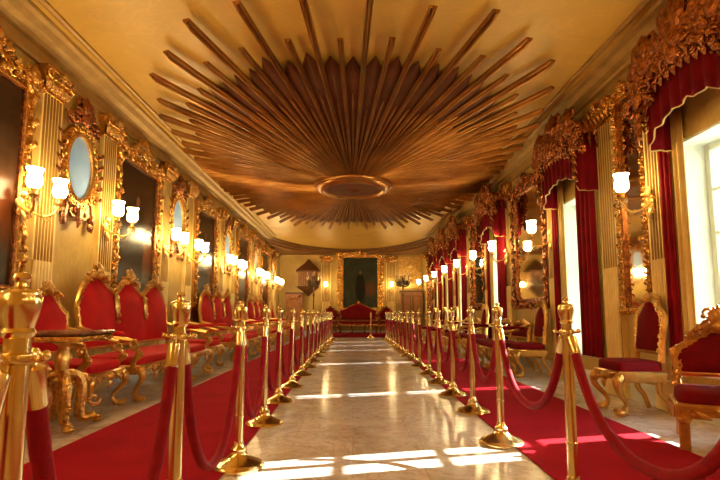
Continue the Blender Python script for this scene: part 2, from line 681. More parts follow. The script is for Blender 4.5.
def make_stanchion(label, loc, group):
    t = thing('stanchion', label, 'stanchion', loc, 0, group)
    MB().lathe([(.150, 0), (.155, .006), (.155, .016), (.146, .024), (.142, .03), (.125, .036), (.10, .046), (.07, .062), (.05, .082),
                (.044, .10), (.046, .11), (.040, .118), (.030, .135), (.028, .15)], (0, 0, .002), 28).build('base', BRASS, t)
    m = MB().lathe([(.0245, .13), (.0245, .295), (.0275, .298), (.0275, .308), (.0245, .311), (.0245, .885)], (0, 0, 0), 16)
    m.build('pole', BRASS, t)
    m = MB().lathe([(.026, .820), (.034, .824), (.036, .832), (.034, .84), (.026, .844)], (0, 0, 0), 18)
    for k in range(4):
        a = PI / 2 * k
        m.tube([(cos(a) * .03, sin(a) * .03, .832), (cos(a) * .05, sin(a) * .05, .832), (cos(a) * .056, sin(a) * .056, .838)], .0075, 6)
        m.sell((cos(a) * .058, sin(a) * .058, .838), (.011, .011, .011), 1, 1, 8, 5)
    m.build('rope_ring', BRASS, t)
    MB().lathe([(.025, .872), (.029, .876), (.031, .884), (.027, .892), (.029, .90), (.034, .918), (.038, .938), (.039, .952), (.036, .957), (.036, .963),
                (.032, .967), (.018, .971), (.012, .976), (.011, .982), (.015, .987), (.0165, .993), (.013, 1.0), (.004, 1.004)], (0, 0, 0), 20).build('finial', BRASS, t)
    return t


LPOS = [(-.67, -.12), (-.67, .97), (-.665, 1.86), (-.69, 3.0), (-.742, 4.12), (-.775, 5.12), (-.765, 6.13), (-.765, 7.3)]
LPOS += [(-.77, 7.3 + 1.03 * k) for k in range(1, 11)]
RPOS = [(1.05, 1.2), (1.05, 2.38), (1.057, 3.53), (1.125, 4.61), (1.134, 5.55), (1.14, 6.48), (1.16, 7.42), (1.165, 8.55)]
RPOS += [(1.17 + .004 * k, 8.55 + 1.0 * k) for k in range(1, 10)]
ST0 = None


def rope(p, q, sag, label, group):
    p, q = Vector(p), Vector(q)
    d = (q - p).normalized()
    a = p + d * .046 + Vector((0, 0, ZA))
    b = q - d * .046 + Vector((0, 0, ZA))
    pts, N = [], 20
    k = 2.6
    for i in range(N + 1):
        t = i / N
        u = (2 * t - 1)
        s = 1 - (math.cosh(k * u) - 1) / (math.cosh(k) - 1)
        pts.append(a.lerp(b, .012 + .976 * t) + Vector((0, 0, -.055 - sag * s)))
    o = MB().tube(pts, .0215, 10).build('velvet_rope', ROPEM)
    tag(o, label, 'rope', group)
    for e, i0, i1 in ((a, 0, 1), (b, N, N - 1)):
        dd = (pts[i1] - pts[i0]).normalized()
        m = MB()
        m.tube([pts[i0] - dd * .035, pts[i0] - dd * .028, pts[i0] + dd * .05, pts[i0] + dd * .056], [.012, .0245, .0245, .022], 10)
        c = pts[i0] - dd * .035
        m.tube([c, (c + e) / 2 + Vector((0, 0, 0)), e + Vector((0, 0, .008))], .008, 6)
        m.build('ferrule', BRASS, o)
    return o


def row(pos, side, near0, sags):
    global ST0
    grp = 'brass stanchions of the %s row' % side
    n = len(pos)
    for i, (x, y) in enumerate(pos):
        if near0 + i < 1:
            lab = 'brass rope stanchion just outside the near end of the row by the settees'
        else:
            lab = '%s brass rope stanchion from the near end of the row beside the %s' % (ORD[near0 + i - 1], side)
        if ST0 is None:
            ST0 = make_stanchion(lab, (x, y, 0), grp)
        else:
            dup(ST0, (x, y, 0), 0, lab, grp)
    for i in range(n - 1):
        a, b = pos[i], pos[i + 1]
        s = sags[i] if i < len(sags) else sags[-1] + random.uniform(-.04, .04)
        lab = '%s red velvet rope from the near end of the row beside the %s' % (ORD[i], side)
        rope((a[0], a[1], 0), (b[0], b[1], 0), s, lab, 'velvet ropes of the %s row' % side)


row(LPOS, 'red settees', 0, [.56, .58, .58, .58, .56, .56, .54])
row(RPOS, 'windows', 0, [.41, .40, .40, .44, .44, .42])
for o in list(COL.objects):
    if o.get('label') == 'brass rope stanchion just outside the near end of the row by the settees' and o.location.x > 0:
        o['label'] = 'brass rope stanchion just outside the near end of the row by the windows'
dup(ST0, (.69, 18.75, 0), 0, 'lone brass stanchion standing in the middle of the aisle before the red dais', 'single stanchion at the dais')


# ------------------------------------------------------------------ ornament generators
def carved_band(m, path, width, y, step, rnd, relief=.02):
    """scatter of alternating scrolls, leaves and berries along a polyline in xz"""
    for (ax, az), (bx, bz) in zip(path[:-1], path[1:]):
        L = math.hypot(bx - ax, bz - az)
        n = max(1, int(L / step))
        ang = math.atan2(bz - az, bx - ax)
        for i in range(n):
            t = (i + .5) / n
            x, z = ax + (bx - ax) * t, az + (bz - az) * t
            k = i % 3
            if k == 0:
                m.scroll(x, z, y, width * .46, 1 if i % 2 else -1, rnd.uniform(0, 6), 1.1, .3, 8)
            elif k == 1:
                m.leaf(x - cos(ang) * step * .7, z - sin(ang) * step * .7, y - relief * .4, ang + rnd.uniform(-.7, .7), step * 1.6, width * .5, rnd.uniform(-.6, .6), relief, 5)
            else:
                m.sell((x + rnd.uniform(-.2, .2) * width, y - relief * .3, z + rnd.uniform(-.2, .2) * width), (width * .24, relief * 1.3, width * .24), 1, 1, 7, 4)


def crest(m, w, h, x0, z0, y, rnd, n=4, big=1.0):
    """mirror-symmetric rocaille crest: centre shell, scrolls and sprays falling to both sides"""
    for k in range(-2, 3):
        a = PI / 2 + k * .42
        m.leaf(x0, z0 + h * .36, y - .02, a, h * (.56 - .05 * abs(k)), h * .22 * big, -.25 * k, .03, 7)
    m.sell((x0, y - .03, z0 + h * .36), (h * .19, .05, h * .21), 1, 1, 10, 6)
    for s in (-1, 1):
        m.scroll(x0 + s * h * .2, z0 + h * .72, y - .01, h * .15, s, -PI / 2, 1.2, .34, 10)
    pts = [(x0 - w * .5 + w * k / 10, z0 + h * (.10 + .22 * sin(PI * k / 10))) for k in range(11)]
    m.ptube(pts, y + .01, [h * (.05 + .06 * sin(PI * k / 10)) for k in range(11)], .5, 6)
    for i in range(n):
        t = (i + .6) / n
        sc = (1 - .5 * t)
        r = h * .23 * sc * big
        zz = z0 + h * (.36 * (1 - t) ** 1.2 + .10)
        ls = [(rnd.uniform(.2, 1.4), rnd.uniform(.28, .42), rnd.uniform(-1.6, .6)) for _ in range(3)]
        bs = [(rnd.uniform(-.5, .5), rnd.uniform(-.4, .7), rnd.uniform(.05, .09)) for _ in range(4)]
        for s in (-1, 1):
            x = x0 + s * w * .5 * t
            m.scroll(x, zz, y - .01, r, -s, PI / 2 + s * .6, 1.35, .3, 12)
            m.scroll(x - s * w * .06, zz + h * .24 * sc, y - .005, r * .66, s, -PI / 2, 1.2, .32, 10)
            m.scroll(x + s * w * .05, zz - h * .14 * sc, y - .015, r * .5, s, PI, 1.2, .34, 9)
            for a, l, bd in ls:
                aa = a if s > 0 else PI - a
                m.leaf(x, zz, y - .02, aa, h * l * sc, h * .13 * sc * big, bd * s, .03, 6)
            for bx, bz, br in bs:
                m.sell((x + s * bx * w / n, y - .025, zz + bz * h * .4 * sc), (h * br * sc, .03, h * br * sc), 1, 1, 7, 4)


def bar(m, a, b, prof_w, y0, y1):
    (ax, az), (bx, bz) = a, b
    L = math.hypot(bx - ax, bz - az)
    nx, nz = -(bz - az) / L * prof_w / 2, (bx - ax) / L * prof_w / 2
    q = [(ax + nx, az + nz), (bx + nx, bz + nz), (bx - nx, bz - nz), (ax - nx, az - nz)]
    return m.loft([[(x, y, z) for x, z in q] for y in (y0, y1)], True)


def rect_frame(m, iw, ih, prof):
    """mitred rectangular frame; prof = [(offset outwards, y)] from sight edge to back edge; centred on origin"""
    rs = []
    for o, y in prof:
        x, z = iw / 2 + o, ih / 2 + o
        rs.append([(-x, y, -z), (x, y, -z), (x, y, z), (-x, y, z)])
    return m.loft(rs, False)


# ------------------------------------------------------------------ pilasters
def make_pilaster(label, loc, rz, group, w=.34, name='pilaster'):
    t = thing(name, label, 'pilaster', loc, rz, group)
    d = .065
    m = MB().box(-w / 2 - .03, w / 2 + .03, -d - .03, -.0005, .0, .30, .012)
    m.box(-w / 2 - .015, w / 2 + .015, -d - .015, -.0005, .30, .36, .01)
    m.build('plinth', PILG, t)

    def shaft(z0, z1, convex):
        nf = 6
        poly = [(w / 2, -.0005), (-w / 2, -.0005), (-w / 2, -d)]
        mg = .02
        fw = (w - 2 * mg) / nf
        for k in range(nf):
            xa = -w / 2 + mg + fw * k
            for j in range(6):
                a = PI * j / 5
                x = xa + fw * (.12 + .76 * (.5 - .5 * cos(a)))
                dep = .034 * sin(a) ** .8
                poly.append((x, -d + (dep if not convex else -dep * .75)))
        poly.append((w / 2, -d))
        return MB().prism(poly, z0, z1)
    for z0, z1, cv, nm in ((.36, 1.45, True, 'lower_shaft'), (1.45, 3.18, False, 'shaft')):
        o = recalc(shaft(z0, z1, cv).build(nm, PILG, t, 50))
        o.data.materials.append(PILSHADE)
        for f in o.data.polygons:       # shade painted as darker gold into the grooves and between the reeds
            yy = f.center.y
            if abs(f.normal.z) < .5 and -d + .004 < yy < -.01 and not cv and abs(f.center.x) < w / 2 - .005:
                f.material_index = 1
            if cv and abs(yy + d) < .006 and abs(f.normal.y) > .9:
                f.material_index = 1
    rnd = random.Random(3)
    m = MB()
    m.box(-w / 2 - .01, w / 2 + .01, -d - .02, -.0005, 3.165, 3.2, .006)
    rs = []
    for z, k in ((3.2, 0), (3.3, .015), (3.38, .05), (3.4, .07)):
        rs.append([(-w / 2 - k, -.0005, z), (w / 2 + k, -.0005, z), (w / 2 + k, -d - k, z), (-w / 2 - k, -d - k, z)])
    m.loft(rs, True)
    m.box(-w / 2 - .055, w / 2 + .055, -d - .08, -.0005, 3.40, 3.44, .008)
    for k in range(5):
        x = -w / 2 + w * k / 4
        m.leaf(x, 3.2, -d - .03, PI / 2, .13, .09, rnd.uniform(-.2, .2), .03, 5)
        m.sell((x, -d - .06, 3.325), (.03, .03, .022), 1, 1, 8, 5)
    for k in range(4):
        x = -w / 2 + w * (k + .5) / 4
        m.leaf(x, 3.2, -d - .02, PI / 2, .2, .08, 0, .035, 5)
    for s in (-1, 1):
        m.scroll(s * (w / 2 + .03), 3.345, -d - .085, .055, s, PI / 2, 1.4, .3, 12)
        m.scroll(s * .05, 3.35, -d - .07, .04, -s, PI / 2, 1.3, .3, 10)
        m.leaf(s * w / 2, 3.24, -d - .03, PI / 2 - s * .5, .14, .07, 0, .03, 5)
    m.leaf(0, 3.33, -d - .09, PI / 2, .12, .08, 0, .02, 5)
    recalc(m.build('capital', GOLD, t))
    return t


LP = [4.82, 6.02, 7.95, 9.1, 11.4, 12.5, 14.9, 16.0, 18.2, 19.3]
RP = [4.63, 5.54, 7.12, 9.19, 10.66, 12.36, 14.04, 15.82, 17.6, 19.6]
gl = 'gilded pilasters of the wall with oval mirrors'
gr = 'gilded pilasters of the window wall'
pil0 = None
for i, y in enumerate(LP):
    lab = '%s fluted gilt pilaster from the near end of the oval mirror wall' % ORD[i]
    if pil0 is None:
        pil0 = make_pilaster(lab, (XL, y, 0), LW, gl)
    else:
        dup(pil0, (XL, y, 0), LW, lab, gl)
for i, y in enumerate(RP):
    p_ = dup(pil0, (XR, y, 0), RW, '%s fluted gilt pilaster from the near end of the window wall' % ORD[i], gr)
    if y == 7.14:
        p_.scale = (.62, 1, 1)
    elif i != 1:
        p_.scale = (.9, 1, 1)
for i, x in enumerate((-1.17, 1.66)):
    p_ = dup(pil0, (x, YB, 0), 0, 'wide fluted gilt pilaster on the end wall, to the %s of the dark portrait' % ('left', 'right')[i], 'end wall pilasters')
    p_.scale = (1.25, 1, 1)


# ------------------------------------------------------------------ framed pictures
def make_painting(name, iw, ih, fw, label, cat, loc, rz, group, inner_mat, inner_name, gold, seed, crest_h=.42):
    """origin: centre of the picture on the wall plane"""
    t = thing(name, label, cat, loc, rz, group)
    rnd = random.Random(seed)
    m = MB()
    rect_frame(m, iw, ih, [(-.01, -.02), (-.01, -.05), (.02, -.06), (.03, -.045), (fw * .35, -.04), (fw * .75, -.055), (fw, -.045), (fw, -.0005), (-.01, -.0005), (-.01, -.02)])
    X, Z = iw / 2 + fw * .55, ih / 2 + fw * .55
    carved_band(m, [(-X, -Z), (X, -Z), (X, Z), (-X, Z), (-X, -Z)], fw * .95, -.06, fw * .5, rnd, .025)
    for sx in (-1, 1):
        for sz in (-1, 1):
            m.sell((sx * X, -.065, sz * Z), (fw * .5, .05, fw * .5), 1, 1, 9, 6)
            m.scroll(sx * X * .98, sz * Z * .98, -.08, fw * .8, sx * sz, 0, 1.2, .3, 10)
    recalc(m.build('frame', gold, t))
    MB().box(-iw / 2 - .012, iw / 2 + .012, -.022, -.002, -ih / 2 - .012, ih / 2 + .012).build(inner_name, inner_mat, t)
    mm = MB()
    rect_frame(mm, iw - .03, ih - .03, [(0, -.024), (0, -.05), (.02, -.055), (.03, -.03)])
    recalc(mm.build('sight_edge', REDGOLD, t))
    m = MB()
    crest(m, iw * .95, crest_h, 0, ih / 2 + fw * .45, -.07, rnd, 4)
    recalc(m.build('crest', gold, t))
    for s in (-1, 1):
        m = MB()
        crest(m, fw * 2.0, crest_h * .6, s * (iw / 2 + fw * .3), ih / 2 + fw * .3, -.065, rnd, 2)
        recalc(m.build('corner_ornament', gold, t))
    return t


PY = [3.84, 6.97, 10.25, 13.7, 17.1]
for i, y in enumerate(PY):
    lab = ['dark oil portrait in a carved gilt frame, nearest on the wall of oval mirrors',
           'dark standing portrait in crested gilt frame above the nearest red settee',
           'dark portrait in crested gilt frame above the second red settee',
           'dark portrait in crested gilt frame above the third red settee',
           'farthest dark portrait in gilt frame on the wall with the oval mirrors'][i]
    if i == 0:
        pnt = make_painting('portrait_painting', 1.18, 1.9, .15, lab, 'painting', (XL, y, 2.12), LW, 'portraits between the pilasters', PORT[0], 'canvas', GOLD, 11)
    else:
        dup(pnt, (XL, y, 2.12), LW, lab, 'portraits between the pilasters')
make_painting('portrait_painting', 1.5, 2.2, .28, 'large dark portrait in a gilt frame on the end wall above the dais settee', 'painting', (.32, YB, 2.28), 0, None, PORT[1], 'canvas', GOLD, 5, .28)


# ------------------------------------------------------------------ oval mirrors
def make_oval(label, loc, rz, group):
    t = thing('oval_mirror', label, 'mirror', loc, rz, group)
    rnd = random.Random(23)
    a, b = .245, .365
    N = 40
    m = MB()
    rs = []
    for o, y in ((-.008, -.03), (-.004, -.065), (.03, -.075), (.045, -.055), (.10, -.06), (.13, -.04), (.13, -.0005), (-.008, -.0005)):
        rs.append([((a + o) * cos(2 * PI * k / N), y, (b + o) * sin(2 * PI * k / N)) for k in range(N)])
    m.loft(rs, False)
    pts = [((a + .09) * cos(2 * PI * k / 30), (b + .09) * sin(2 * PI * k / 30)) for k in range(31)]
    carved_band(m, pts, .10, -.07, .05, rnd, .02)
    recalc(m.build('frame', GOLD, t))
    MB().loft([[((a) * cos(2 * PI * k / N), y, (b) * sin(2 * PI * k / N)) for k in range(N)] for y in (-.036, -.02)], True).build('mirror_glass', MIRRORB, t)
    m = MB()
    crest(m, .62, .48, 0, b + .04, -.06, rnd, 3)
    for s in (-1, 1):
        for k in range(5):
            z = .22 - k * .14
            m.scroll(s * (a + .11 + .02 * (k % 2)), z, -.05, .05, s, 0, 1.2, .32, 9)
            m.leaf(s * (a + .13), z, -.055, PI / 2 + s * (-.8), .14, .05, 0, .02, 5)
    recalc(m.build('crest', REDGOLD, t))
    m = MB()
    for s in (-1, 1):
        m.scroll(s * .12, -b - .16, -.05, .09, s, PI / 2, 1.2, .3, 10)
        m.scroll(s * .27, -b - .20, -.05, .075, -s, PI / 2, 1.2, .3, 10)
        m.leaf(s * .24, -b - .02, -.05, -PI / 2 + s * .2, .34, .09, 0, .02, 6)
        m.sell((s * .27, -.05, -b - .29), (.06, .03, .06), 1, 1, 9, 5)
    m.leaf(0, -b - .06, -.055, -PI / 2, .28, .11, 0, .02, 6)
    recalc(m.build('drop', REDGOLD, t))
    return t


ov = None
for i, y in enumerate([5.40, 8.52, 11.95, 15.45, 18.75]):
    lab = ['nearest', 'second', 'third', 'fourth', 'farthest'][i] + ' oval mirror with bluish glass in a carved gilt frame between two pilasters'
    if ov is None:
        ov = make_oval(lab, (XL, y, 2.6), LW, 'oval mirrors')
    else:
        dup(ov, (XL, y, 2.6), LW, lab, 'oval mirrors')

# tall mirrors between the windows
make_painting('wall_mirror', .40, 2.3, .075, 'tall narrow gilt-framed mirror between the two nearest windows', 'mirror', (XR, 5.08, 2.14), RW, None, MIRROR, 'mirror_glass', GOLD, 8, .2)
wm = make_painting('wall_mirror', 1.28, 1.9, .16, 'wide gilt-framed wall mirror between the second and third windows', 'mirror', (XR, 8.16, 2.12), RW, 'wide mirrors of the window wall', MIRROR, 'mirror_glass', REDGOLD, 9, .26)
wm2 = dup(wm, (XR, 11.5, 2.12), RW, 'wide gilt-framed wall mirror between the third and fourth windows', 'wide mirrors of the window wall')
wm2.scale = (.75, 1, 1)
wm3 = dup(wm, (XR, 18.6, 2.12), RW, 'wide gilt-framed wall mirror beyond the farthest window', 'wide mirrors of the window wall')
wm3.scale = (.75, 1, 1)


# ------------------------------------------------------------------ sconces
def make_sconce(label, loc, rz, group, n):
    t = thing('wall_sconce', label, 'wall lamp', loc, rz, group)
    m = MB()
    m.sell((0, -.02, 0), (.05, .02, .10), 1, 1, 14, 8)
    m.leaf(0, .05, -.03, PI / 2, .12, .07, 0, .02, 5)
    m.leaf(0, -.05, -.03, -PI / 2, .13, .06, 0, .02, 5)
    for s in (-1, 1):
        m.scroll(s * .05, .02, -.03, .045, s, 0, 1.2, .3, 9)
        m.scroll(s * .04, -.08, -.03, .035, -s, 0, 1.2, .3, 9)
    recalc(m.build('back_plate', GOLD2, t))
    xs = (-.19, .19) if n == 2 else (0,)
    for x in xs:
        s = -1 if x < 0 else 1
        yo = -.26 if n == 2 else -.30
        m = MB()
        pts = []
        for k in range(13):
            u = k / 12
            pts.append((x * u ** .8, -.03 + (yo + .03) * sin(u * PI / 2), -.02 - .10 * sin(u * PI) + .06 * u))
        m.tube(pts, [.013 - .004 * abs(2 * k / 12 - 1) for k in range(13)], 8)
        c = pts[-1]
        m.lathe([(.008, -.03), (.02, -.02), (.04, .0), (.046, .008), (.02, .014), (.018, .05), (.03, .058), (.032, .066), (.012, .07)], c, 14)
        m.tube([(x * .4, yo * .6, -.07), (x * .55, yo * .75, -.14), (x * .75, yo * .8, -.12), (x * .7, yo * .7, -.09)], [.008, .009, .008, .004], 6)
        recalc(m.build('arm', GOLD2, t))
        m = MB()
        for k in range(7):
            a = 2 * PI * k / 7
            m.lathe([(.001, -.055), (.006, -.045), (.007, -.035), (.001, -.008)], (c[0] + .043 * cos(a), c[1] + .043 * sin(a), c[2]), 6)
            m.lathe([(.001, -.085), (.005, -.078), (.001, -.062)], (c[0] + .043 * cos(a), c[1] + .043 * sin(a), c[2]), 6)
        m.build('crystal_drops', CRYSTAL, t)
        m = MB().lathe([(.024, .066), (.052, .085), (.068, .12), (.064, .16), (.056, .20), (.064, .235), (.074, .25), (.070, .249)], c, 10)
        m.build('lamp_shade', LAMP, t)
    return t


sl = None
for i, y in enumerate(LP):
    lab = '%s two-lamp gilt sconce from the near end of the oval mirror wall' % ORD[i]
    if sl is None:
        sl = make_sconce(lab, (XL + .066, y - .40, 1.94), LW, 'two-lamp sconces', 2)
    else:
        dup(sl, (XL + .066, y - .05, 2.0), LW, lab, 'two-lamp sconces')
sr = None
for i, y in enumerate([RP[0], RP[2], RP[3], RP[4], RP[5], RP[6], RP[7], RP[8], RP[9]]):
    lab = '%s single lit glass wall lamp from the near end of the window wall' % ORD[i]
    if sr is None:
        sr = make_sconce(lab, (XR - .066, y + .06, 2.02), RW, 'one-lamp sconces', 1)
    else:
        dup(sr, (XR - .066, y, 2.02), RW, lab, 'one-lamp sconces')


for i, x in enumerate((-1.17, 1.66)):
    dup(sr, (x, YB - .067, 1.98), 0, 'lit one-lamp sconce on the end wall pilaster, %s of the dark portrait' % ('left', 'right')[i], 'end wall sconces')
for y in (-2.2, -.6, 1.0, 2.2):  # extra lamps added out of view to brighten the foreground
    dup(sl, (XL + .002, y, 2.06), LW, 'added two-lamp gilt sconce before the first pilaster, unseen light for the foreground', 'added sconces out of view')
    if y < 3:
        dup(sr, (XR - .002, y, 2.02), RW, 'added one-lamp gilt sconce nearer than the first window, unseen light for the foreground', 'added sconces out of view')

# ------------------------------------------------------------------ window pelmets and curtains
def make_pelmet(label, loc, rz, group, w=1.06):
    """origin on the wall plane at valance bottom level"""
    t = thing('window_pelmet', label, 'pelmet', loc, rz, group)
    rnd = random.Random(31)
    d = .27
    plan = [(-w / 2, -.01), (-w / 2, -d), (w / 2, -d), (w / 2, -.01)]
    segs = [d - .01, w, d - .01]
    tot = sum(segs)

    def at(u):
        s = u * tot
        for (a, b), L in zip(zip(plan[:-1], plan[1:]), segs):
            if s <= L + 1e-9:
                k = s / L
                return (a[0] + (b[0] - a[0]) * k, a[1] + (b[1] - a[1]) * k)
            s -= L
        return plan[-1]

    def zb(u):
        s = u * tot - segs[0]
        q = max(-1, min(1, (s - w / 2) / (w / 2)))
        z = .20 - .20 * abs(q) ** 2.6
        z -= .035 * abs(sin(q * PI * 2.5))
        if s < 0 or s > w:
            z -= .05
        return z

    def fn(u, v):
        x, y = at(u)
        f = sin(u * 74) * .014 * (1 - v * .6)
        z0 = zb(u)
        return (x + (f if abs(abs(x) - w / 2) < .01 else 0), y + f * .8, z0 + (.78 - z0) * v)
    m = MB().grid(fn, 90, 6)
    v = m.build('valance', VELVETD, t)
    so = v.modifiers.new('thickness', 'SOLIDIFY')
    so.thickness = .02
    so.offset = 1
    m = MB()
    pts = []
    for k in range(91):
        x, y, z = fn(k / 90, 0)
        pts.append((x * 1.008, y - .006, z))
    m.tube(pts, .008, 6)
    m.build('fringe', LINM, v)
    # carved gilt cornice over the valance
    m = MB()
    m.box(-w / 2 - .08, w / 2 + .08, -d - .03, -.0005, .62, .72, .012)
    crest(m, w * 1.15, .66, 0, .50, -d - .05, rnd, 6, 1.0)
    crest(m, w * .8, .42, 0, .42, -d - .08, rnd, 4, 1.0)
    for s in (-1, 1):
        crest(m, .5, .52, s * w * .42, .52, -d - .05, rnd, 3, 1.1)
        crest(m, .36, .4, s * (w * .5 + .06), .30, -d - .03, rnd, 2, 1.1)
        for k in range(5):
            z = .52 - k * .10
            m.scroll(s * (w / 2 + .03 - .012 * k), z, -d - .045, .085 - .010 * k, s, 0, 1.25, .32, 10)
            m.leaf(s * (w / 2 + .02), z + .04, -d - .05, -PI / 2 + s * .4, .18, .08, 0, .03, 5)
        for k in range(3):      # returns at the sides
            m.sell((s * (w / 2 + .06), -.06 - .09 * k, .68 + .05 * (k % 2)), (.03, .055, .10), 1, 1, 8, 5)
            m.leaf(s * (w / 2 + .10), .62, -.06 - .09 * k, -PI / 2, .2, .09, 0, .02, 5)
    carved_band(m, [(-w / 2 - .1, .66), (w / 2 + .1, .66)], .2, -d - .05, .07, rnd, .03)
    carved_band(m, [(-w / 2 - .1, .54), (w / 2 + .1, .54)], .16, -d - .04, .08, rnd, .03)
    for k in range(13):
        x = -w / 2 + w * k / 12
        m.leaf(x, .58, -d - .04, -PI / 2, .14 + .12 * abs(x), .09, 0, .02, 5)
    recalc(m.build('cornice', REDGOLD, t))
    return t


pel = None
for i, (a, b) in enumerate(WINS):
    lab = '%s carved gilt pelmet with dark red valance from the near end of its wall' % ORD[i]
    loc = (XR, (a + b) / 2 - .08, 2.52)
    if pel is None:
        pel = make_pelmet(lab, loc, RW, 'window pelmets')
    else:
        dup(pel, loc, RW, lab, 'window pelmets')


def make_curtain(label, loc, group, near):
    """hangs in the window opening; local y runs along the wall, x into the room is negative"""
    t = thing('curtain', label, 'curtain', loc, 0, group)
    Hh = 2.85 - .40

    def sheet(y0, y1, x, amp, n, name, mat):
        def fn(u, v):
            return (x + amp * sin(u * PI * 2 * n) * (.6 + .4 * (1 - v)), y0 + (y1 - y0) * u, .0 + Hh * v)
        o = MB().grid(fn, n * 10, 6).build(name, mat, t)
        so = o.modifiers.new('thickness', 'SOLIDIFY')
        so.thickness = .012
        so.offset = 0
        return o
    if near:
        sheet(-.10, .36, -.10, .025, 4, 'drape', CURTM)
        sheet(-.06, .30, -.04, .018, 4, 'lining', LINM)
    else:
        sheet(-.06, .07, -.10, .02, 2, 'drape', CURTM)
        sheet(-.20, .0, -.06, .02, 3, 'lining', LINM)
    return t


cn = cf = None
for i, (a, b) in enumerate(WINS):
    l1 = 'red yellow-lined curtain on the near side of the %s window along the wall' % ORD[i]
    l2 = 'yellow-lined red curtain on the far side of the %s window along the wall' % ORD[i]
    if i > 0:
        if cn is None:
            cn = make_curtain(l1, (XR, a, .40), 'near-side curtains', True)
        else:
            dup(cn, (XR, a, .40), 0, l1, 'near-side curtains')
    if cf is None:
        cf = make_curtain(l2, (XR, b, .40), 'far-side curtains', False)
    else:
        dup(cf, (XR, b, .40), 0, l2, 'far-side curtains')


